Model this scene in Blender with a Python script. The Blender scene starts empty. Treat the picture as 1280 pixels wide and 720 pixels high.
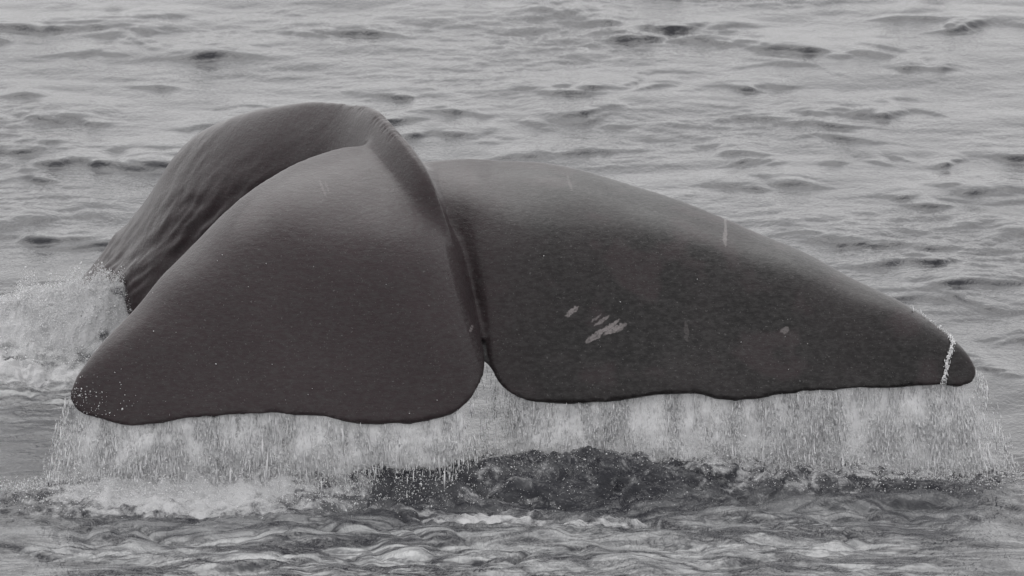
import bpy, bmesh, math, random
import numpy as np
from mathutils import Vector, noise as mnoise

rng = np.random.default_rng(11)
random.seed(5)
scene = bpy.context.scene
col = scene.collection

# ------------------------------------------------------------------ camera
CAM_D, CAM_H, FPX, DEP = 28.0, 6.5, 8075.0, math.radians(11.48)
cam = bpy.data.cameras.new('camera')
cam.sensor_width = 36.0
cam.lens = 36.0 * FPX / 1280.0
cam.clip_start, cam.clip_end = 0.5, 6000.0
camo = bpy.data.objects.new('camera', cam)
camo.location = (0, -CAM_D, CAM_H)
camo.rotation_euler = (math.pi / 2 - DEP, 0, 0)
col.objects.link(camo)
scene.camera = camo
cam.dof.use_dof = True
cam.dof.focus_distance = 28.6
cam.dof.aperture_fstop = 10.0

# ------------------------------------------------------------------ sky, sun, exposure
SUN_EL, SUN_AZ = math.radians(54), math.radians(-6)      # high behind the whale, through cloud
w = bpy.data.worlds.new('World'); scene.world = w; w.use_nodes = True
nt = w.node_tree; nt.nodes.clear()
sky = nt.nodes.new('ShaderNodeTexSky'); sky.sky_type = 'NISHITA'; sky.sun_disc = False
sky.sun_elevation = SUN_EL; sky.sun_rotation = SUN_AZ; sky.dust_density = 4.0
hs = nt.nodes.new('ShaderNodeHueSaturation'); hs.inputs['Saturation'].default_value = 0.06
mx = nt.nodes.new('ShaderNodeMix'); mx.data_type = 'RGBA'; mx.inputs['Factor'].default_value = 0.72
mx.inputs['B'].default_value = (10.6, 10.55, 10.6, 1)       # even cloud layer over the clear sky
bg = nt.nodes.new('ShaderNodeBackground'); bg.inputs['Strength'].default_value = 0.12
wo = nt.nodes.new('ShaderNodeOutputWorld')
nt.links.new(sky.outputs[0], hs.inputs['Color']); nt.links.new(hs.outputs[0], mx.inputs['A'])
nt.links.new(mx.outputs['Result'], bg.inputs['Color']); nt.links.new(bg.outputs[0], wo.inputs[0])
sun = bpy.data.lights.new('sun', 'SUN'); sun.energy = 0.65; sun.angle = math.radians(52); sun.color = (1, .985, .97)
suno = bpy.data.objects.new('sun', sun); col.objects.link(suno)
sd = Vector((math.sin(SUN_AZ) * math.cos(SUN_EL), math.cos(SUN_AZ) * math.cos(SUN_EL), math.sin(SUN_EL)))
suno.rotation_euler = sd.to_track_quat('Z', 'Y').to_euler()
scene.view_settings.view_transform = 'Standard'
scene.view_settings.look = 'None'
scene.view_settings.exposure = 0.04
scene.view_settings.gamma = 1.0
scene.cycles.max_bounces = 8
scene.cycles.transparent_max_bounces = 24

# ------------------------------------------------------------------ helpers
def at(px, py, Y):
    """world point of photo pixel (1280x720) at world depth Y"""
    a, b = (px - 640) / FPX, -(py - 360) / FPX
    dy = math.cos(DEP) + b * math.sin(DEP); dz = -math.sin(DEP) + b * math.cos(DEP)
    k = (Y + CAM_D) / dy
    return np.array((a * k, Y, CAM_H + dz * k))
def on_water(px, py):
    a, b = (px - 640) / FPX, -(py - 360) / FPX
    dy = math.cos(DEP) + b * math.sin(DEP); dz = -math.sin(DEP) + b * math.cos(DEP)
    k = -CAM_H / dz
    return a * k, dy * k - CAM_D
def catmull(ts, P, q):
    """smooth interpolation of rows P given at ts, sampled at q (monotone-ish hermite)"""
    ts = np.asarray(ts, float); P = np.asarray(P, float)
    m = np.gradient(P, ts, axis=0)
    i = np.clip(np.searchsorted(ts, q) - 1, 0, len(ts) - 2)
    h = (ts[i + 1] - ts[i])[:, None]; u = ((q - ts[i])[:, None]) / h
    h00 = 2*u**3 - 3*u**2 + 1; h10 = u**3 - 2*u**2 + u; h01 = -2*u**3 + 3*u**2; h11 = u**3 - u**2
    return h00*P[i] + h10*h*m[i] + h01*P[i+1] + h11*h*m[i+1]
def mesh_np(name, V, F, mat=None, smooth=True):
    me = bpy.data.meshes.new(name)
    V = np.ascontiguousarray(V, np.float32); F = np.ascontiguousarray(F, np.int32)
    n, k = F.shape
    me.vertices.add(len(V)); me.vertices.foreach_set('co', V.ravel())
    me.loops.add(n * k); me.loops.foreach_set('vertex_index', F.ravel())
    me.polygons.add(n); me.polygons.foreach_set('loop_start', np.arange(0, n * k, k, dtype=np.int32))
    me.polygons.foreach_set('loop_total', np.full(n, k, np.int32))
    me.polygons.foreach_set('use_smooth', np.full(n, smooth, bool))
    me.update(calc_edges=True); me.validate()
    if mat: me.materials.append(mat)
    return me
def link(name, me, label=None, cat=None, kind=None, group=None):
    o = bpy.data.objects.new(name, me); col.objects.link(o)
    if label: o['label'] = label
    if cat: o['category'] = cat
    if kind: o['kind'] = kind
    if group: o['group'] = group
    return o
def grid_faces(nr, nc):
    a = np.arange(nr * nc).reshape(nr, nc)
    return np.stack([a[:-1, :-1], a[:-1, 1:], a[1:, 1:], a[1:, :-1]], -1).reshape(-1, 4)
def tile_noise(N, lo, hi, seed, aniso=1.0):
    """periodic band-passed gaussian noise, unit std; lo/hi in cycles per tile"""
    r = np.random.default_rng(seed)
    f = np.fft.fftfreq(N) * N
    kx, ky = np.meshgrid(f * aniso, f)
    k = np.hypot(kx, ky) + 1e-6
    H = (r.normal(size=(N, N)) + 1j * r.normal(size=(N, N))) * np.exp(-(k / hi)**2) * (1 - np.exp(-(k / lo)**2)) / k
    h = np.fft.ifft2(H).real
    return h / h.std()
def sample(T, u, v):
    """bilinear periodic lookup, u,v in tile units"""
    N = T.shape[0]
    x = (u % 1.0) * N; y = (v % 1.0) * N
    i = np.floor(x).astype(int); j = np.floor(y).astype(int); fx = x - i; fy = y - j
    i %= N; j %= N; i1 = (i + 1) % N; j1 = (j + 1) % N
    return (T[j, i] * (1-fx) + T[j, i1] * fx) * (1-fy) + (T[j1, i] * (1-fx) + T[j1, i1] * fx) * fy

# node helpers
def new_mat(name):
    m = bpy.data.materials.new(name); m.use_nodes = True
    t = m.node_tree; t.nodes.clear()
    return m, t, t.nodes.new('ShaderNodeOutputMaterial')
def N(t, kind, **kw):
    n = t.nodes.new(kind)
    for k, v in kw.items():
        if hasattr(n, k): setattr(n, k, v)
        else: n.inputs[k].default_value = v
    return n
def math_n(t, op, a, b=None, clamp=False):
    n = t.nodes.new('ShaderNodeMath'); n.operation = op; n.use_clamp = clamp
    for i, x in enumerate((a, b)):
        if x is None: continue
        if isinstance(x, (int, float)): n.inputs[i].default_value = x
        else: t.links.new(x, n.inputs[i])
    return n.outputs[0]
def ramp(t, x, lo, hi, a=0.0, b=1.0):
    n = t.nodes.new('ShaderNodeMapRange'); n.interpolation_type = 'SMOOTHSTEP'
    for i, v in zip((1, 2, 3, 4), (lo, hi, a, b)): n.inputs[i].default_value = v
    t.links.new(x, n.inputs[0]); return n.outputs[0]
def mixc(t, f, a, b):
    n = t.nodes.new('ShaderNodeMix'); n.data_type = 'RGBA'
    for s, x in (('Factor', f), ('A', a), ('B', b)):
        if isinstance(x, (int, float, tuple)): n.inputs[s].default_value = x
        else: t.links.new(x, n.inputs[s])
    return n.outputs['Result']
def noise_n(t, vec, scale, detail=3, rough=.55, dist=0.0):
    n = N(t, 'ShaderNodeTexNoise'); n.inputs['Scale'].default_value = scale
    n.inputs['Detail'].default_value = detail; n.inputs['Roughness'].default_value = rough
    n.inputs['Distortion'].default_value = dist
    if vec is not None: t.links.new(vec, n.inputs['Vector'])
    return n.outputs['Fac']
def mapping(t, vec, scale=(1, 1, 1), rot=(0, 0, 0), loc=(0, 0, 0)):
    n = N(t, 'ShaderNodeMapping'); n.inputs['Scale'].default_value = scale
    n.inputs['Rotation'].default_value = rot; n.inputs['Location'].default_value = loc
    t.links.new(vec, n.inputs['Vector']); return n.outputs[0]
def objco(t): return N(t, 'ShaderNodeTexCoord').outputs['Object']

# ------------------------------------------------------------------ fluke outline (shared by whale and falling water)
L_LE = [(0, 536, 210, .46), (.05, 504, 189, .58), (.09, 473, 181, .62), (.16, 440, 181, .62), (.26, 400, 192, .58), (.38, 350, 213, .42), (.49, 300, 246, .24),
        (.60, 250, 295, .10), (.71, 200, 346, -.06), (.82, 150, 401, -.24), (.92, 110, 450, -.40), (.97, 92, 475, -.47), (1, 85, 496, -.52)]
L_TE = [(0, 600, 376, -.05), (.02, 602, 415, -.22), (.045, 608, 456, -.38), (.075, 599, 483, -.50), (.12, 575, 510, -.58), (.18, 540, 523, -.61),
        (.26, 490, 527.5, -.63), (.37, 430, 527, -.64), (.415, 405, 520, -.64), (.48, 360, 517, -.64), (.58, 300, 518, -.64), (.69, 240, 522, -.63),
        (.79, 190, 530, -.62), (.87, 150, 531, -.61), (.93, 120, 523, -.58), (.98, 94, 511, -.54), (1, 85, 496, -.52)]
R_LE = [(0, 512, 203, .60), (.03, 545, 197, .64), (.06, 580, 195, .66), (.11, 620, 198, .68), (.23, 700, 207, .66), (.36, 790, 229, .61), (.48, 870, 258, .54),
        (.60, 950, 291, .44), (.75, 1050, 336, .30), (.87, 1140, 385, .14), (.94, 1190, 421, .05), (.98, 1214, 446, .0), (1, 1223, 463, -.03)]
R_TE = [(0, 598, 376, -.05), (.02, 598, 410, -.11), (.045, 600, 447, -.20), (.07, 610, 458, -.30), (.10, 626, 482, -.36), (.14, 652, 498, -.39),
        (.20, 692, 502, -.40), (.30, 760, 500, -.39), (.39, 820, 492, -.37), (.46, 870, 490, -.35), (.51, 905, 498, -.34), (.56, 940, 497, -.32),
        (.63, 985, 490, -.30), (.78, 1080, 485, -.24), (.92, 1180, 481, -.14), (.96, 1204, 482, -.10), (.985, 1218, 475, -.06), (1, 1223, 463, -.03)]
def curve(tab, q):
    a = np.array(tab); return catmull(a[:, 0], a[:, 1:], q)

# ------------------------------------------------------------------ whale body
FACE = []
def lobe_solid(LE, TE, thick, lin=(.26, .58), pw=(3.8, 8.0)):
    nt_, ns = 260, 48
    q = np.linspace(0, 1, nt_)**1.0
    q = 0.5 * q + 0.5 * (1 - (1 - q)**2)              # denser towards the tip
    le, te = curve(LE, q), curve(TE, q)
    nk = tile_noise(256, 6, 70, int(thick * 1000))[17]                        # worn, slightly ragged trailing edge
    te[:, 1] += (.55 * np.interp(q, np.linspace(0, 1, 256), nk) - 3.5 * np.exp(-((q - .66) / .006)**2) - 2.5 * np.exp(-((q - .31) / .005)**2)) * np.clip((q - .12) / .1, 0, 1) * np.clip((1 - q) / .08, 0, 1)
    s = 1 - (1 - np.linspace(0, 1, ns))**1.5
    F = np.zeros((nt_, ns, 3))
    for i in range(nt_):
        e_ = min(1, max(0, (q[i] - .14) / .30)); ln_ = lin[0] + (lin[1] - lin[0]) * e_; pw_ = pw[0] + (pw[1] - pw[0]) * e_
        for j in range(ns):
            px = te[i, 0] + (le[i, 0] - te[i, 0]) * s[j]
            py = te[i, 1] + (le[i, 1] - te[i, 1]) * s[j]
            Y = te[i, 2] + (le[i, 2] - te[i, 2]) * (ln_ * s[j] + (1 - ln_) * s[j]**pw_)
            F[i, j] = at(px, py, Y); FACE.append((px, py, Y))
    du = np.gradient(F, axis=0); dv = np.gradient(F, axis=1)
    n = np.cross(du, dv); ln = np.linalg.norm(n, axis=2, keepdims=True)
    n = n / np.maximum(ln, 1e-9)
    n[n[..., 1] > 0] *= -1
    back = np.array((0, 1.0, -.45)); back /= np.linalg.norm(back)
    d = -n * .75 + back * .5; d /= np.linalg.norm(d, axis=2, keepdims=True)
    T = thick * (1 - q)**.75 + .03
    prof = .04 + .96 * np.sin(np.pi * np.clip(s, 0, 1)**.85 * .92)**1.0
    B = F + d * (T[:, None] * prof[None, :] + .016)[..., None]
    V = np.concatenate([F.reshape(-1, 3), B.reshape(-1, 3)])
    f = grid_faces(nt_, ns); o = nt_ * ns
    faces = [tuple(r) for r in f] + [tuple(reversed([x + o for x in r])) for r in f]
    idx = np.arange(o).reshape(nt_, ns)
    ring = list(idx[0, :]) + list(idx[1:, -1]) + list(idx[-1, :-1][::-1]) + list(idx[1:-1, 0][::-1])
    for a, b in zip(ring, ring[1:] + ring[:1]):
        faces.append((int(a), int(a + o), int(b + o), int(b)))
    return V, faces

# crest of the tail stock: px, py, depth, width, height
CREST = [(601, 386, -.07, .05, .10), (583, 340, -.06, .085, .22), (561, 275, -.04, .125, .38), (532, 212, .08, .165, .50), (497, 163, .42, .20, .58), (457, 127, .98, .25, .62),
         (402, 120, 1.36, .34, .68), (345, 130, 1.66, .50, .80), (292, 151, 1.98, .60, .88), (248, 184, 2.26, .70, .98),
         (204, 238, 2.58, .82, 1.08), (160, 290, 2.86, .92, 1.18), (120, 332, 3.10, 1.0, 1.25), (50, 405, 3.42, 1.1, 1.3), (-60, 520, 3.8, 1.2, 1.35)]
def stock_solid():
    a = np.array(CREST); ts = np.arange(len(a)) / (len(a) - 1)
    q = np.linspace(0, 1, 120); c = catmull(ts, a, q)
    P = np.array([at(r[0], r[1], r[2]) for r in c])
    T = np.gradient(P, axis=0); T /= np.linalg.norm(T, axis=1, keepdims=True)
    V, faces, m = [], [], 48
    for i in range(len(P)):
        lat = np.cross(T[i], (0, 0, 1.)); lat /= np.linalg.norm(lat)
        dor = np.cross(lat, T[i])
        if dor[2] < 0: dor = -dor
        wd, ht = c[i, 3], c[i, 4]
        C = P[i] - dor * ht * .5
        for k in range(m):
            th = 2 * math.pi * k / m; cs, sn = math.cos(th), math.sin(th)
            taper = 1 - .42 * max(0, cs)**1.5 * (1 - .3 * q[i])
            V.append(C + lat * (wd * .5 * sn * taper) + dor * (ht * .5 * cs))
    for i in range(len(P) - 1):
        for k in range(m):
            faces.append((i*m+k, i*m+(k+1) % m, (i+1)*m+(k+1) % m, (i+1)*m+k))
    faces.append(tuple(range(m))[::-1]); faces.append(tuple((len(P)-1)*m + k for k in range(m)))
    return np.array(V), faces, P, T

def build_whale(mat):
    V, F = [], []
    for v, f in (lobe_solid(L_LE, L_TE, .26), lobe_solid(R_LE, R_TE, .24, (.46, .62), (6.0, 9.0)), stock_solid()[:2]):
        o = sum(len(x) for x in V); V.append(v); F += [tuple(i + o for i in x) for x in f]
    me = bpy.data.meshes.new('whale_raw'); me.from_pydata([tuple(p) for p in np.concatenate(V)], [], F)
    bm = bmesh.new(); bm.from_mesh(me)
    bmesh.ops.recalc_face_normals(bm, faces=bm.faces); bm.to_mesh(me); bm.free()
    tmp = bpy.data.objects.new('tmp', me); col.objects.link(tmp)
    r = tmp.modifiers.new('r', 'REMESH'); r.mode = 'VOXEL'; r.voxel_size = .0125
    s = tmp.modifiers.new('s', 'SMOOTH'); s.factor = .5; s.iterations = 9
    dg = bpy.context.evaluated_depsgraph_get()
    out = bpy.data.meshes.new_from_object(tmp.evaluated_get(dg))
    bpy.data.objects.remove(tmp); bpy.data.meshes.remove(me)
    n = len(out.vertices)
    co = np.empty(n * 3, np.float32); out.vertices.foreach_get('co', co); co = co.reshape(-1, 3)
    no = np.empty(n * 3, np.float32); out.vertices.foreach_get('normal', no); no = no.reshape(-1, 3)
    # uneven flesh: long soft swells on the flukes, wrinkles running along the tail stock, notches on the keel
    _, _, P, T = stock_solid()
    # fair the root of the flukes into the keel
    ed = np.empty(len(out.edges) * 2, np.int32); out.edges.foreach_get('vertices', ed); ed = ed.reshape(-1, 2)
    dk = np.full(n, 9.0)
    for k in range(0, 58, 2): dk = np.minimum(dk, np.linalg.norm(co - P[k] + np.array((0, 0, .03)), axis=1))
    wgt = (np.clip((.34 - dk) / .22, 0, 1) * .6 * np.clip((co[:, 2] - .80) / .12, 0, 1))[:, None]
    deg = np.bincount(ed.ravel(), minlength=n)[:, None].astype(float)
    for it in range(26):
        acc = np.stack([np.bincount(ed[:, 0], co[ed[:, 1], i], n) + np.bincount(ed[:, 1], co[ed[:, 0], i], n) for i in range(3)], -1)
        co = co + wgt * (acc / deg - co)
    out.vertices.foreach_set('co', co.ravel().astype(np.float32)); out.update()
    out.vertices.foreach_get('normal', (tmpn := np.empty(n * 3, np.float32))); no = tmpn.reshape(-1, 3)
    back = np.clip((co[:, 1] - .75) / .4, 0, 1) * np.clip((-.45 - co[:, 0]) / .3, 0, 1)
    A = tile_noise(512, 3, 10, 3); Bn = tile_noise(512, 8, 60, 4)
    u = co[:, 0] * .9 - co[:, 2] * .35; v = co[:, 2] * .9 + co[:, 0] * .35 + co[:, 1] * .2
    tx0 = co[:, 0] * .7 + co[:, 2] * .5
    d = sample(A, u * .25, v * .25 + co[:, 1] * .1) * .004
    d += back * (.010 * sample(A, tx0 * .16, co[:, 1] * .12 + co[:, 2] * .16) + .002)
    # diagonal folds on the flank: along-stock coordinate compressed, across stretched
    tx = co[:, 0] * .62 + co[:, 2] * .62 - co[:, 1] * .3; ac = -co[:, 0] * .5 + co[:, 2] * .7 + co[:, 1] * .35
    fold = sample(Bn, tx * .15 + .02 * np.sin(ac * 7), ac * .5)
    low = np.clip((1.35 - co[:, 2]) / .6, 0, 1)
    fold2 = sample(Bn, tx * .04 + .3, ac * .09)
    d += back * (fold * (.0008 + .0045 * low**1.2) * (.5 + .5 * np.clip(fold2, -1, 1.5)) + fold2 * .002)
    # nicks along the keel
    CZ = at(490, 185, .7)[2]
    dc = np.full(n, 9.0); ac_ = np.zeros(n)
    for k in range(14, 62):
        dd = np.linalg.norm(co - P[k], axis=1); m_ = dd < dc; dc[m_] = dd[m_]; ac_[m_] = k + np.sum((co[m_] - P[k]) * T[k], 1) / .03
    nick = np.clip((.075 - dc) / .05, 0, 1) * np.clip((ac_ - 30) / 4, 0, 1) * np.clip((52 - ac_) / 6, 0, 1)
    d -= nick * .009 * np.clip(np.sin(ac_ * 2.3 + 1.5 * np.sin(ac_ * .7)) - .35, 0, 1)
    co = co + no * d[:, None]
    out.vertices.foreach_set('co', co.ravel().astype(np.float32))
    out.polygons.foreach_set('use_smooth', np.ones(len(out.polygons), bool))
    out.update(); out.materials.clear()
    out.name = 'whale'
    return out

def skin_material():
    m, t, out = new_mat('wet_whale_skin')
    co = objco(t)
    sep = N(t, 'ShaderNodeSeparateXYZ'); t.links.new(co, sep.inputs[0])
    big = noise_n(t, co, 2.2, 4, .6)
    fine = noise_n(t, mapping(t, co, (1, 1, 1.8)), 34, 4, .7)
    base = mixc(t, ramp(t, big, .35, .68), (.009, .0080, .0083, 1), (.022, .0178, .0188, 1))
    left = ramp(t, sep.outputs[0], -.35, .25, 1, 0)                    # left fluke is browner than the right one
    base = mixc(t, math_n(t, 'MULTIPLY', left, .7), base, (.045, .030, .0335, 1))
    red = ramp(t, noise_n(t, mapping(t, co, loc=(4, 1, 2)), 4.5, 2, .5), .54, .66)
    base = mixc(t, math_n(t, 'MULTIPLY', red, .6), base, (.040, .027, .030, 1))
    base = mixc(t, ramp(t, fine, .35, .7, 0, .55), base, (.055, .052, .052, 1))
    base = mixc(t, ramp(t, noise_n(t, co, 120, 1, .5), .68, .76, 0, .55), base, (.14, .135, .135, 1))   # pinprick flecks
    # pale scars: (x, z, half length, half width, angle)
    def P(px, py):                                        # point of the fluke face seen at that spot
        best = min((abs(g[0] - px) + abs(g[1] - py), g[2]) for g in FACE)
        return at(px, py, best[1])
    strokes = []
    for px, py, hl, hw, ang, st in ((715, 389, 10, 3.4, 34, 1), (741, 423, 11, 3, 22, .9), (748, 416, 14, 2.4, 24, .8), (757, 411, 17, 2.6, 26, 1), (752, 401, 12, 2, 30, .75),
                               (768, 412, 15, 3, 25, 1), (766, 405, 10, 2.2, 28, .9), (745, 398, 8, 1.6, 32, .6), (776, 409, 8, 3, 30, .7), (907, 290, 12, 2.0, 84, .5), (906, 297, 6, 2.8, 80, .6),
                               (981, 413, 6, 4, 10, .5), (403, 236, 9, 1.6, -50, .22), (712, 227, 7, 1.6, -60, .25), (409, 232, 6, 1.2, -55, .2), (589, 412, 4, 2, 60, .6), (858, 415, 3, 12, 5, .2)):
        strokes.append((P(px, py), hl / 283, hw / 283, math.radians(ang), st))
    wob = N(t, 'ShaderNodeTexNoise'); wob.inputs['Scale'].default_value = 60; t.links.new(co, wob.inputs['Vector'])
    vm = N(t, 'ShaderNodeVectorMath', operation='MULTIPLY_ADD')
    t.links.new(wob.outputs['Color'], vm.inputs[0]); vm.inputs[1].default_value = (.02, 0, .02); t.links.new(co, vm.inputs[2])
    wco = vm.outputs[0]; mask = None
    for p, hl, hw, ang, st in strokes:
        c, s = math.cos(ang), math.sin(ang)
        off = N(t, 'ShaderNodeVectorMath', operation='SUBTRACT'); t.links.new(wco, off.inputs[0]); off.inputs[1].default_value = (p[0] + .01, 0, p[2] + .01)
        def dot(v):
            n = N(t, 'ShaderNodeVectorMath', operation='DOT_PRODUCT'); t.links.new(off.outputs[0], n.inputs[0]); n.inputs[1].default_value = v
            return math_n(t, 'MULTIPLY', n.outputs['Value'], n.outputs['Value'])
        dd = math_n(t, 'ADD', dot((c / hl, 0, s / hl)), dot((-s / hw, 0, c / hw)))
        k = ramp(t, dd, .5, 1.25, st, 0)
        mask = k if mask is None else math_n(t, 'MAXIMUM', mask, k)
    front = ramp(t, sep.outputs[1], .75, .8, 1, 0)
    mask = math_n(t, 'MULTIPLY', math_n(t, 'MULTIPLY', mask, front), ramp(t, noise_n(t, co, 90, 2, .6), .3, .55, .45, 1))
    base = mixc(t, mask, base, (.22, .20, .20, 1))
    # relief
    stre = noise_n(t, mapping(t, co, (5, 5, 20), rot=(0, .45, 0)), 3.2, 6, .72, .5)
    pore = noise_n(t, co, 55, 3, .7)
    h = math_n(t, 'ADD', math_n(t, 'MULTIPLY', stre, 1.0), math_n(t, 'MULTIPLY', pore, .55))
    b = N(t, 'ShaderNodeBump'); b.inputs['Strength'].default_value = .55; b.inputs['Distance'].default_value = .010
    t.links.new(h, b.inputs['Height'])
    p = N(t, 'ShaderNodeBsdfPrincipled')
    t.links.new(base, p.inputs['Base Color'])
    t.links.new(ramp(t, big, .3, .7, .33, .48), p.inputs['Roughness'])
    p.inputs['IOR'].default_value = 1.36
    p.inputs['Specular IOR Level'].default_value = .24
    p.inputs['Coat Weight'].default_value = .36; p.inputs['Coat Roughness'].default_value = .16; p.inputs['Coat IOR'].default_value = 1.33
    t.links.new(b.outputs[0], p.inputs['Normal']); t.links.new(p.outputs[0], out.inputs[0])
    return m

# ------------------------------------------------------------------ sea
def sea_material():
    m, t, out = new_mat('grey_sea_water')
    co = objco(t)
    fo = N(t, 'ShaderNodeAttribute', attribute_name='foam').outputs['Fac']
    tb = N(t, 'ShaderNodeAttribute', attribute_name='rough').outputs['Fac']
    rip = noise_n(t, mapping(t, co, (1, .6, 1), rot=(0, 0, .12)), 7, 5, .68, .3)
    rip2 = noise_n(t, mapping(t, co, (1, .5, 1), rot=(0, 0, -.2)), 38, 2, .6, .6)
    h = math_n(t, 'ADD', math_n(t, 'MULTIPLY', rip, .8), math_n(t, 'MULTIPLY', rip2, math_n(t, 'MULTIPLY_ADD', tb, .95)))
    b = N(t, 'ShaderNodeBump'); b.inputs['Strength'].default_value = .5; b.inputs['Distance'].default_value = .015
    t.links.new(h, b.inputs['Height'])
    # froth: broken up by cellular and fractal noise so that it clumps and leaves holes
    f1 = noise_n(t, co, 13, 6, .72, .4)
    fm = math_n(t, 'ADD', fo, math_n(t, 'MULTIPLY', math_n(t, 'SUBTRACT', f1, .5), 1.5))
    fac = math_n(t, 'MULTIPLY', ramp(t, fm, .34, .80), ramp(t, fo, .02, .16))
    p = N(t, 'ShaderNodeBsdfPrincipled')
    mk = N(t, 'ShaderNodeAttribute', attribute_name='bubbles_and_sheen').outputs['Fac']  # aerated water, with bright sky reflection painted into its pale colour
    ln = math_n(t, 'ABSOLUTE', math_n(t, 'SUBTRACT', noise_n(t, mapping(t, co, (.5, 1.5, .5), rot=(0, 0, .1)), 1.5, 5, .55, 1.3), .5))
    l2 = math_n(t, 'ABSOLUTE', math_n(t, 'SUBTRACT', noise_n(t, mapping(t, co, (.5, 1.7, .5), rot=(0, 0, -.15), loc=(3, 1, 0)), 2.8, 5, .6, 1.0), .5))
    refl_lines = math_n(t, 'MULTIPLY', ramp(t, ln, .0, .06, .10, 1), ramp(t, l2, .0, .055, .35, 1))  # thin dark reflections of small wave faces, painted into the colour
    mot = ramp(t, noise_n(t, mapping(t, co, (1, 1.8, 1)), 3.0, 5, .6, .8), .30, .6, .15, 1)  # patchy darkening painted in for dark wave crests
    mkf = math_n(t, 'MULTIPLY', mk, math_n(t, 'MULTIPLY', refl_lines, mot))
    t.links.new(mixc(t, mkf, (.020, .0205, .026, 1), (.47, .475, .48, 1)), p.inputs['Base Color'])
    p.inputs['Roughness'].default_value = .07; p.inputs['IOR'].default_value = 1.333; p.inputs['Specular IOR Level'].default_value = .35
    t.links.new(b.outputs[0], p.inputs['Normal'])
    q = N(t, 'ShaderNodeBsdfPrincipled')
    q.inputs['Base Color'].default_value = (.56, .56, .57, 1); q.inputs['Roughness'].default_value = .55
    b2 = N(t, 'ShaderNodeBump'); b2.inputs['Strength'].default_value = .9; b2.inputs['Distance'].default_value = .03
    t.links.new(f1, b2.inputs['Height']); t.links.new(b2.outputs[0], q.inputs['Normal'])
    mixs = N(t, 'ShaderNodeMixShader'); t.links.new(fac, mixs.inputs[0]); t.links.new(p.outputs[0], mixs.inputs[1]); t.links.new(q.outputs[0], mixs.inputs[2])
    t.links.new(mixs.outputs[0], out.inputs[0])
    return m

# directional wind sea, periodic tiles
def wave_tile(n, L, lam, seed, head, spread, slope, lo=.05):
    r = np.random.default_rng(seed)
    f = np.fft.fftfreq(n, L / n) * 2 * np.pi
    kx, ky = np.meshgrid(f, f); k = np.hypot(kx, ky) + 1e-9; kp = 2 * np.pi / lam
    ang = np.arctan2(ky, kx) - head
    D = np.abs(np.cos(ang))**spread
    S = np.exp(-1.1 * (kp / k)**2) / k**3.4 * np.exp(-(k * lo)**2) * D
    H = np.sqrt(S) * (r.normal(size=(n, n)) + 1j * r.normal(size=(n, n))); H[0, 0] = 0
    h = np.fft.ifft2(H).real
    gx = np.fft.ifft2(1j * kx * np.fft.fft2(h)).real; gy = np.fft.ifft2(1j * ky * np.fft.fft2(h)).real
    sc = slope / np.sqrt((gx**2 + gy**2).mean())
    Hf = np.fft.fft2(h * sc)
    dx = np.fft.ifft2(-1j * kx / k * Hf).real; dy = np.fft.ifft2(-1j * ky / k * Hf).real
    return h * sc, dx, dy

# crests one can pick out in the picture: pixel, half width px, height m, slant (m of y per m of x)
CRESTS = [(50, 36, 95, .16, .10), (110, 40, 70, .15, -.3), (180, 60, 45, .11, -.9), (140, 30, 60, .06, .2), (420, 40, 55, .05, .2), (700, 15, 34, .08, 0), (785, 33, 40, .09, .0), (870, 30, 45, .11, .3),
          (820, 50, 60, .05, -.2), (930, 60, 80, .05, -.5), (1070, 72, 40, .07, -.2), (1160, 82, 30, .07, 0), (800, 97, 26, .12, .5), (1060, 137, 60, .05, .3), (1010, 150, 80, .05, .1), (690, 150, 60, .05, .0), (740, 155, 36, .06, 0),
          (545, 140, 60, .06, -.2), (1180, 25, 70, .05, 0), (60, 183, 60, .10, -.2), (165, 187, 60, .15, .1), (160, 202, 90, .10, -.25), (60, 272, 60, .07, .3), (70, 297, 90, .08, -.2),
          (612, 174, 32, .09, 0), (690, 190, 45, .06, .1), (955, 211, 26, .06, .4), (1110, 207, 24, .07, 0), (1060, 209, 28, .05, 0), (1240, 200, 60, .06, 0), (1240, 242, 50, .09, -.2), (1180, 348, 40, .05, -.2), (1030, 290, 60, .05, .1),
          (1160, 252, 50, .03, .2), (960, 245, 60, .03, 0), (690, 108, 50, .03, 0), (1240, 425, 40, .05, 0), (1235, 455, 40, .05, -.3), (320, 145, 30, .05, .3),
          (40, 640, 42, .06, -.3), (150, 668, 26, .03, -.2), (370, 705, 70, .03, .2), (560, 672, 90, .025, -.1), (960, 690, 70, .03, -.2), (1060, 632, 70, .022, .1), (1140, 605, 60, .022, .4), (780, 712, 40, .035, .2), (1010, 600, 70, .02, .3), (690, 665, 60, .02, -.15)]

WAVELETS = []
_r = np.random.default_rng(404)
for px, py, hw, ht, sl in CRESTS:                       # each crest is a ragged row of small overlapping wavelets
    cx, cy = on_water(px, py); sx = hw / 283 * (cy + CAM_D) / 28.0
    for k in range(8):
        o = _r.uniform(-1, 1) * sx
        WAVELETS.append((cx + o, cy + sl * o + _r.normal(0, .12), sx * _r.uniform(.3, .75), ht * _r.uniform(.5, 1.1), sl + _r.normal(0, .18)))
for k in range(130):                                    # scattered small marks
    cy = 3.0 + 22 * _r.uniform()**1.3; cx = _r.uniform(-1, 1) * .09 * (cy + CAM_D)
    WAVELETS.append((cx, cy, _r.uniform(.08, .28), _r.uniform(.018, .05), _r.normal(0, .3)))
T1 = wave_tile(1024, 23.0, 3.2, 21, math.pi / 2 + .12, 1.8, .036)
T2 = wave_tile(1024, 9.7, .42, 22, math.pi / 2 - .18, 1.3, .070, .011)
T3 = wave_tile(1024, 7.1, .55, 23, math.pi / 2 + .1, 1.2, .30, .013)
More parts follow.
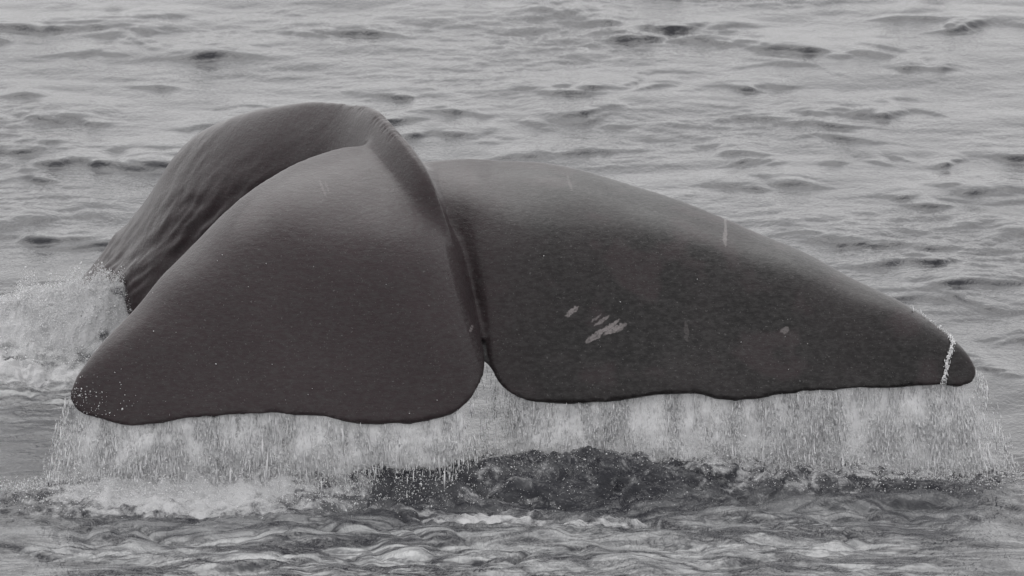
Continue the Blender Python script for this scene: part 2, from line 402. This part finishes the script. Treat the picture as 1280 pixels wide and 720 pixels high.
PATCH = tile_noise(256, 2, 7, 31); PATCH2 = tile_noise(256, 4, 26, 32); WARP = tile_noise(512, 6, 60, 33)
FROTH = tile_noise(1024, 30, 320, 34); STREAK = tile_noise(1024, 6, 60, 35, 3.2)

def gauss(x, y, cx, cy, sx, sy): return np.exp(-((x - cx) / sx)**2 - ((y - cy) / sy)**2)
XL0, YL0 = on_water(90, 620); 
def stir(x, y):
    """0..1 how far the whale has churned the water"""
    k = gauss(x, y, -.3, -.9, 2.3, .75) + .7 * gauss(x, y, -.6, -1.7, 1.9, .9) + .8 * gauss(x, y, -2.4, 2.2, 1.0, 1.4) + .45 * gauss(x, y, 1.4, -.7, 1.6, .8)
    return np.clip(k, 0, 1)
def foam_at(x, y):
    f = np.zeros_like(x)
    f += .85 * gauss(x, y, -1.45, -.72, .75, .30)                       # under the left fluke
    f += .62 * gauss(x, y, 1.0, -.32, .95, .30) + .45 * gauss(x, y, 1.9, -.08, .5, .3)   # under the right fluke
    f += (1.0 * gauss(x, y, -2.2, 2.15, .72, .42) + .34 * gauss(x, y, -2.2, 1.7, .6, .55)) * (1 + .30 * np.clip(sample(STREAK, x * .13 + .3, y * .35), -1.6, 1.2))  # where the tail stock enters
    f += .21 * gauss(x, y, -.1, -.72, 1.2, .22) * (1 + .5 * np.clip(sample(STREAK, x * .3, y * .4), -1, 1.5))
    s = sample(STREAK, x * .11 + .1 * y, y * .16)
    f += np.clip(s, 0, 2) * .42 * (gauss(x, y, -.5, -1.25, 1.6, .45) + .8 * gauss(x, y, 1.9, -1.0, .7, .3) + .5 * gauss(x, y, -1.6, -1.6, 1.0, .3))
    return np.clip(f, 0, 1.2)

def sea_surface(x, y):
    """displaced points of the water surface for flat positions x,y"""
    st = stir(x, y)
    dist = np.hypot(x, y + CAM_D)
    calm = .55 + .45 * sample(PATCH, x * .035, y * .022)
    gust = np.clip(.55 + .6 * sample(PATCH2, x * .04 + .3, y * .025), .15, 2.4)**1.3
    fade = 1.0 / (1.0 + np.clip(dist - 70, 0, None) / 60)
    c1, s1 = math.cos(.2), math.sin(.2)
    a = [sample(t, x / 23.0, y / 23.0) for t in T1]
    b = [sample(t, (c1*x + s1*y) / 9.7, (-s1*x + c1*y) / 9.7) for t in T2]
    wx = .16 * sample(WARP, x * .05, y * .05); wy = .12 * sample(WARP, x * .05 + .37, y * .05 + .11)
    c = [sample(t, (.52 * (x + wx) - s1*y) / 7.1, (s1*x + c1*(y + wy)) / 7.1) for t in T3]
    amp1, amp2, amp3 = .9 * fade, gust * fade, (st * 1.0 + .06 * gust) * fade
    z = a[0]*amp1 + b[0]*amp2 + c[0]*amp3
    ch = 1.25
    dx = ch * (a[1]*amp1 + b[1]*amp2 + c[1]*amp3); dy = ch * (a[2]*amp1 + b[2]*amp2 + c[2]*amp3)
    wv = sample(WARP, x * .030, y * .022); wv2 = sample(WARP, x * .09 + .4, y * .05)
    wv3 = sample(FROTH, x * .016, y * .05)
    top = np.zeros_like(x)
    for cx, cy, sx, ht, sl in WAVELETS:
        near = (np.abs(x - cx) < 3.4 * sx) & (np.abs(y - cy) < 1.6)
        if not near.any(): continue
        h_ = min(1.0 * ht, .27 * sx)
        u = (x[near] - cx) / (1.2 * sx); v = (y[near] - cy) - sl * (x[near] - cx) + .12 * wv[near] + .07 * wv2[near] + .012 * wv3[near] + .10 * u * u * sx
        g = np.where(v < 0, np.exp(-(v / (.035 + .95 * h_))**2), np.exp(-(v / (.22 + 5.0 * h_))**2)) * np.exp(-np.abs(u)**1.7) * np.clip(.8 + .3 * wv2[near], .1, 1.4)
        top[near] = np.maximum(top[near], h_ * g)
    top = .055 * np.tanh(top / .055)
    z += top * (1 + .06 * wv3); dy -= .6 * top
    # humps raised by the whale: dark surge between the flukes, mounds of froth
    fr = sample(FROTH, x * .2, y * .2); fr2 = sample(FROTH, x * .07 + .5, y * .09)
    foam = foam_at(x, y)
    surge = .12 * gauss(x, y, .03, -.54, .55, .22) + .07 * gauss(x, y, .5, -.5, .5, .2) + .07 * gauss(x, y, -.6, -.58, .45, .2) + .04 * gauss(x, y, 1.0, -.48, .6, .2)
    z += surge * (1 + .05 * fr2) + .0012 * fr * np.clip(surge * 9, 0, 1)
    z += .11 * gauss(x, y, -1.35, -.58, .6, .22) + .08 * gauss(x, y, .95, -.22, .8, .24)
    z += (.27 * gauss(x, y, -2.25, 2.25, .5, .30) + .25 * gauss(x, y, -1.88, 2.06, .20, .18)) * (1 + .07 * sample(FROTH, x * .05 + .2, y * .02))  + .10 * gauss(x, y, -2.3, 1.9, .6, .4)
    z += np.clip(foam, 0, 1) * (.007 * fr + .014 * fr2)
    return np.stack([x + dx, y + dy, z], -1), foam, np.clip(st + .25 * gust, 0, 1.5)

def build_sea(mat):
    # one sheet: fine rows and columns near the whale, growing coarser to the horizon
    ys = [-5.2]
    while ys[-1] < 4000:
        d = ys[-1] + CAM_D
        e = max(0., abs(ys[-1] + .4) - 3.0)
        ys.append(ys[-1] + (.0165 + .0022 * e if ys[-1] < 22 else .065 * (1 + (ys[-1] - 22) * .09)))
    ys = [-5.2 - .05 * 1.16**k for k in range(55, 0, -1)] + ys
    ys = np.array(ys)
    xs = [0.0]
    while xs[-1] < 2600:
        xs.append(xs[-1] + (.0105 if xs[-1] < 3.1 else .0105 + (xs[-1] - 3.1) * .10))
    xs = np.array(xs); xs = np.concatenate([-xs[:0:-1], xs])
    X, Y = np.meshgrid(xs, ys)
    P, foam, rough = sea_surface(X.ravel(), Y.ravel())
    print('sea grid', X.shape)
    me = mesh_np('sea', P, grid_faces(*X.shape), mat)
    bub_sheen = .95 * gauss(P[:, 0], P[:, 1], -.7, -1.65, 1.6, .6) + .55 * gauss(P[:, 0], P[:, 1], 1.5, -1.7, .9, .6) + .3 * gauss(P[:, 0], P[:, 1], 1.2, -.9, 1.0, .3) + .7 * gauss(P[:, 0], P[:, 1], -2.3, 1.6, .7, .75)  # extent of churned pale water and the painted sky sheen on it
    for nm, val in (('foam', foam), ('rough', rough), ('bubbles_and_sheen', np.clip(bub_sheen, 0, 1))):
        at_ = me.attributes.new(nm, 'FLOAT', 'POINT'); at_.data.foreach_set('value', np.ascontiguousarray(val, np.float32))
    return me

# ------------------------------------------------------------------ falling water
def drops_material(name, alpha=1.0, bright=.96):
    m, t, out = new_mat(name)
    p = N(t, 'ShaderNodeBsdfPrincipled')
    p.inputs['Base Color'].default_value = (bright, bright, bright * 1.01, 1); p.inputs['Roughness'].default_value = .25
    p.inputs['IOR'].default_value = 1.33
    tr = N(t, 'ShaderNodeBsdfTranslucent'); tr.inputs['Color'].default_value = (bright, bright, bright * 1.01, 1)
    a = N(t, 'ShaderNodeMixShader'); a.inputs[0].default_value = .25
    t.links.new(p.outputs[0], a.inputs[1]); t.links.new(tr.outputs[0], a.inputs[2])
    if alpha < 1:
        x = N(t, 'ShaderNodeBsdfTransparent'); b = N(t, 'ShaderNodeMixShader'); b.inputs[0].default_value = alpha
        t.links.new(x.outputs[0], b.inputs[1]); t.links.new(a.outputs[0], b.inputs[2]); a = b
    t.links.new(a.outputs[0], out.inputs[0])
    return m
def drops_mesh(name, C, size, length, axis, mat):
    """three-sided spindles at C, half width size, half length length along axis"""
    n = len(C)
    ax = axis / np.maximum(np.linalg.norm(axis, axis=1, keepdims=True), 1e-9)
    r1 = np.cross(ax, np.tile((0.0, 1.0, 0.05), (n, 1))); r1 /= np.maximum(np.linalg.norm(r1, axis=1, keepdims=True), 1e-9)
    r2 = np.cross(ax, r1); ph = rng.uniform(0, 6.28, n)
    V = np.zeros((n, 5, 3)); V[:, 0] = C + ax * length[:, None]; V[:, 4] = C - ax * length[:, None]
    for k in range(3):
        a = ph + k * 2.0944
        V[:, 1 + k] = C + (r1 * np.cos(a)[:, None] + r2 * np.sin(a)[:, None]) * size[:, None]
    base = np.array([(0, 1, 2), (0, 2, 3), (0, 3, 1), (4, 2, 1), (4, 3, 2), (4, 1, 3)])
    F = (np.arange(n) * 5)[:, None, None] + base[None]
    return mesh_np(name, V.reshape(-1, 3), F.reshape(-1, 3), mat)

def curtain_drops(TE, n, seed, lean, t0=.06, t1=1.0):
    """drops shed by a trailing edge, falling to the water"""
    r = np.random.default_rng(seed)
    t = r.uniform(t0, t1, n * 3)
    te = curve(TE, np.linspace(0, 1, 400)); W = np.array([at(*row) for row in te])
    P = np.stack([np.interp(t, np.linspace(0, 1, 400), W[:, i]) for i in range(3)], -1)
    drop = P[:, 2] + .02
    f = r.uniform(0, 1, n * 3)**.85
    # streams: density varies along the edge, and with the height fallen
    S = tile_noise(512, 20, 200, seed + 1)
    dens = 1.2 * sample(S, P[:, 0] * .35, f * .02 + .2) + .4 * sample(S, P[:, 0] * .06, f * .03) + .4 * f
    keep = r.uniform(0, 1, n * 3) < 1 / (1 + np.exp(-(dens * 2.2 - 1.3)))
    P, f, drop, t = P[keep][:n], f[keep][:n], drop[keep][:n], t[keep][:n]
    k = len(P)
    # water that left the edge earlier has fallen further and drifted
    dr = lean(t) * f**.75
    C = P.copy(); C[:, 2] = P[:, 2] - .012 - (drop - .02) * f
    C[:, 0] += dr + r.normal(0, .010, k) + r.normal(0, .03, k) * f
    C[:, 1] += r.normal(0, .04, k) * (.25 + f) - .06 * f + .035
    size = np.exp(r.normal(math.log(.0013), .5, k)); length = size * (2.0 + 14.0 * r.uniform(0, 1, k)**2)
    ax = np.stack([dr * .6 + r.normal(0, .018, k), r.normal(0, .02, k), -(drop * (.4 + f))], -1)
    return C, size, length, ax

def sheet_mesh(name, TE, mat, seed, dy, lean, t0, t1, nt_=420, nz=26):
    """thin pleated film of water hanging from a trailing edge"""
    q = np.linspace(t0, t1, nt_); te = curve(TE, q); W = np.array([at(*row) for row in te])
    S = tile_noise(512, 8, 90, seed)
    V = np.zeros((nz, nt_, 3)); f = np.linspace(0, 1, nz)[:, None]
    V[..., 0] = W[None, :, 0] + lean(q)[None] * f**.75 + .010 * sample(S, W[None, :, 0] * .3 + 0 * f, f * .10 + .3)
    V[..., 1] = W[None, :, 1] + .045 + dy * f + .012 * (.35 + f) * sample(S, W[None, :, 0] * .22 + .02 * f, f * .12)
    V[..., 2] = W[None, :, 2] + .02 - (W[None, :, 2] + .07) * f
    me = mesh_np(name, V.reshape(-1, 3), grid_faces(nz, nt_), mat)
    fa = me.attributes.new('fall', 'FLOAT', 'POINT'); fa.data.foreach_set('value', np.broadcast_to(f, (nz, nt_)).astype(np.float32).ravel())
    ed = me.attributes.new('along', 'FLOAT', 'POINT'); ed.data.foreach_set('value', np.broadcast_to((q - t0) / (t1 - t0), (nz, nt_)).astype(np.float32).ravel())
    return me
def sheet_material():
    m, t, out = new_mat('falling_water_film')
    co = objco(t)
    fall = N(t, 'ShaderNodeAttribute', attribute_name='fall').outputs['Fac']
    along = N(t, 'ShaderNodeAttribute', attribute_name='along').outputs['Fac']
    st = noise_n(t, mapping(t, co, (1, 1, .07)), 22, 5, .75)
    gr = noise_n(t, mapping(t, co, (1, 1, .3)), 80, 3, .75)
    cl = noise_n(t, mapping(t, co, (1, 1, .45)), 4, 4, .65)
    h = math_n(t, 'ADD', math_n(t, 'MULTIPLY', st, .62), math_n(t, 'ADD', math_n(t, 'MULTIPLY', gr, .42), math_n(t, 'MULTIPLY', cl, .08)))
    a = ramp(t, h, .40, .62, .28, 1.0)
    ends = math_n(t, 'MULTIPLY', ramp(t, along, 0, .09), ramp(t, along, .9, 1, 1, 0))
    a = math_n(t, 'MULTIPLY', math_n(t, 'MULTIPLY', a, ends), ramp(t, fall, .80, 1.0, 1, .35))
    p = N(t, 'ShaderNodeBsdfPrincipled'); p.inputs['Base Color'].default_value = (.86, .86, .87, 1); p.inputs['Roughness'].default_value = .35
    b = N(t, 'ShaderNodeBump'); b.inputs['Distance'].default_value = .008; b.inputs['Strength'].default_value = .5; t.links.new(h, b.inputs['Height']); t.links.new(b.outputs[0], p.inputs['Normal'])
    tl = N(t, 'ShaderNodeBsdfTranslucent'); tl.inputs['Color'].default_value = (.86, .86, .87, 1)
    ms = N(t, 'ShaderNodeMixShader'); ms.inputs[0].default_value = .15; t.links.new(p.outputs[0], ms.inputs[1]); t.links.new(tl.outputs[0], ms.inputs[2])
    x = N(t, 'ShaderNodeBsdfTransparent'); mo = N(t, 'ShaderNodeMixShader')
    t.links.new(a, mo.inputs[0]); t.links.new(x.outputs[0], mo.inputs[1]); t.links.new(ms.outputs[0], mo.inputs[2]); t.links.new(mo.outputs[0], out.inputs[0])
    return m

# ================================================================== build
sea = link('sea', build_sea(sea_material()), 'grey rippled sea with dark wavelets and patches of froth', 'sea', 'structure')

whale_mesh = build_whale(None)
whale_mesh.materials.append(skin_material())
whale = link('whale', whale_mesh, 'dark wet whale tail arched over the sea with both flukes hanging down', 'whale')

white = drops_material('white_water'); film = sheet_material()
lean_l = lambda t: -.10 * np.clip((t - .70) / .30, 0, 1)**1.5
lean_r = lambda t: .16 * np.clip((t - .80) / .20, 0, 1)**1.5
C, s, l, ax = curtain_drops(L_TE, 30000, 71, lean_l)
link('falling_water', drops_mesh('falling_water', C, s, l, ax, white), 'curtain of drops pouring off the browner fluke in front of the tail stock', 'falling water', 'stuff')
C, s, l, ax = curtain_drops(R_TE, 34000, 72, lean_r)
link('falling_water', drops_mesh('falling_water', C, s, l, ax, white), 'curtain of drops pouring off the longer fluke with pale scars', 'falling water', 'stuff')
link('water_film', sheet_mesh('water_film', L_TE, film, 81, -.05, lean_l, .075, 1), 'pleated film of water hanging under the browner fluke', 'falling water', 'stuff')
link('water_film', sheet_mesh('water_film', R_TE, film, 82, -.03, lean_r, .075, 1), 'pleated film of water hanging under the fluke with pale scars', 'falling water', 'stuff')

# spray thrown up where the tail stock cuts the surface
def splash(n, cx, cy, sx, sy, hmax, seed, sz=.0035):
    r = np.random.default_rng(seed)
    x = cx + r.normal(0, sx, n); y = cy + r.normal(0, sy, n)
    P, _, _ = sea_surface(x, y)
    S = tile_noise(512, 10, 120, seed)
    hh = hmax * np.exp(-((x - cx) / (1.6 * sx))**2) * np.clip(.55 + .35 * sample(S, x * .25, y * .12), .05, 1.6)
    P[:, 2] += hh * r.uniform(0, 1, n)**1.8
    size = np.exp(r.normal(math.log(sz), .5, n)); length = size * r.uniform(1, 2.2, n)
    return P, size, length, r.normal(size=(n, 3))
C, s, l, ax = splash(52000, -2.0, 2.18, .32, .20, .11, 91, .0013)
link('splash', drops_mesh('splash', C, s, l, ax, white), 'white splash where the tail stock enters the sea', 'splash', 'stuff')
C, s, l, ax = splash(34000, -1.3, -.60, .5, .13, .20, 92, .0013)
link('splash', drops_mesh('splash', C, s, l, ax, white), 'froth kicked up below the browner fluke', 'splash', 'stuff')
C, s, l, ax = splash(36000, 1.05, -.22, .6, .13, .20, 93, .0013)
link('splash', drops_mesh('splash', C, s, l, ax, white), 'froth kicked up below the fluke with pale scars', 'splash', 'stuff')
C, s, l, ax = splash(2200, -.05, -.55, .5, .14, .06, 94, .0011)
link('splash', drops_mesh('splash', C, s, l, ax, white), 'drops peppering the dark swell below the notch between the flukes', 'splash', 'stuff')

# thin stream running over the narrow tip of the scarred fluke, and beads left on the skin
def skin_points(pix, lift=.006):
    dg = bpy.context.evaluated_depsgraph_get(); ev = whale.evaluated_get(dg); res = []
    o = Vector((0, -CAM_D, CAM_H))
    for px, py in pix:
        d = (Vector(at(px, py, 0)) - o).normalized()
        hit, loc, nor, _ = ev.ray_cast(o, d)
        if hit: res.append((np.array(loc + nor * lift), np.array(nor)))
    return res
bpy.context.view_layer.update()
r = np.random.default_rng(7)
path = [(1140, 384), (1158, 395), (1172, 405), (1184, 415), (1191, 425), (1189, 438), (1185, 452), (1182, 466), (1179, 480)]
pp = catmull(np.linspace(0, 1, len(path)), path, np.linspace(0, 1, 240))
pts = []
for i, (x, y) in enumerate(pp):
    n_, w_ = (1, 1.2) if i < 110 else (int(r.integers(0, 5)), 1.6)
    if i < 40 and r.uniform() < .5: continue
    pts += [(x + r.normal(0, w_) - 1, y + r.normal(0, 2) + 1.5) for _ in range(n_)]
sk = skin_points(pts)
C = np.array([a for a, b in sk]); n = len(C)
link('water_stream', drops_mesh('water_stream', C, np.exp(r.normal(math.log(.0024), .45, n)), np.exp(r.normal(math.log(.006), .5, n)), np.tile((-.15, -.2, -1.0), (n, 1)) + r.normal(0, .25, (n, 3)), white),
     'thin white stream of water running over the narrow fluke tip', 'water stream', 'stuff')
pts = [(90 + abs(r.normal(0, 32)), 500 + r.normal(0, 18) + .0) for _ in range(170)] + [(r.uniform(140, 560), r.uniform(300, 520)) for _ in range(22)] + [(r.uniform(640, 1160), r.uniform(300, 480)) for _ in range(16)]
sk = skin_points(pts, .002); C = np.array([a for a, b in sk]); n = len(C)
sz = np.exp(r.normal(math.log(.0018), .4, n))
link('water_beads', drops_mesh('water_beads', C, sz, sz * 1.4, r.normal(size=(n, 3)), white), 'tiny beads of water clinging to the dark flukes', 'water drops', 'stuff')
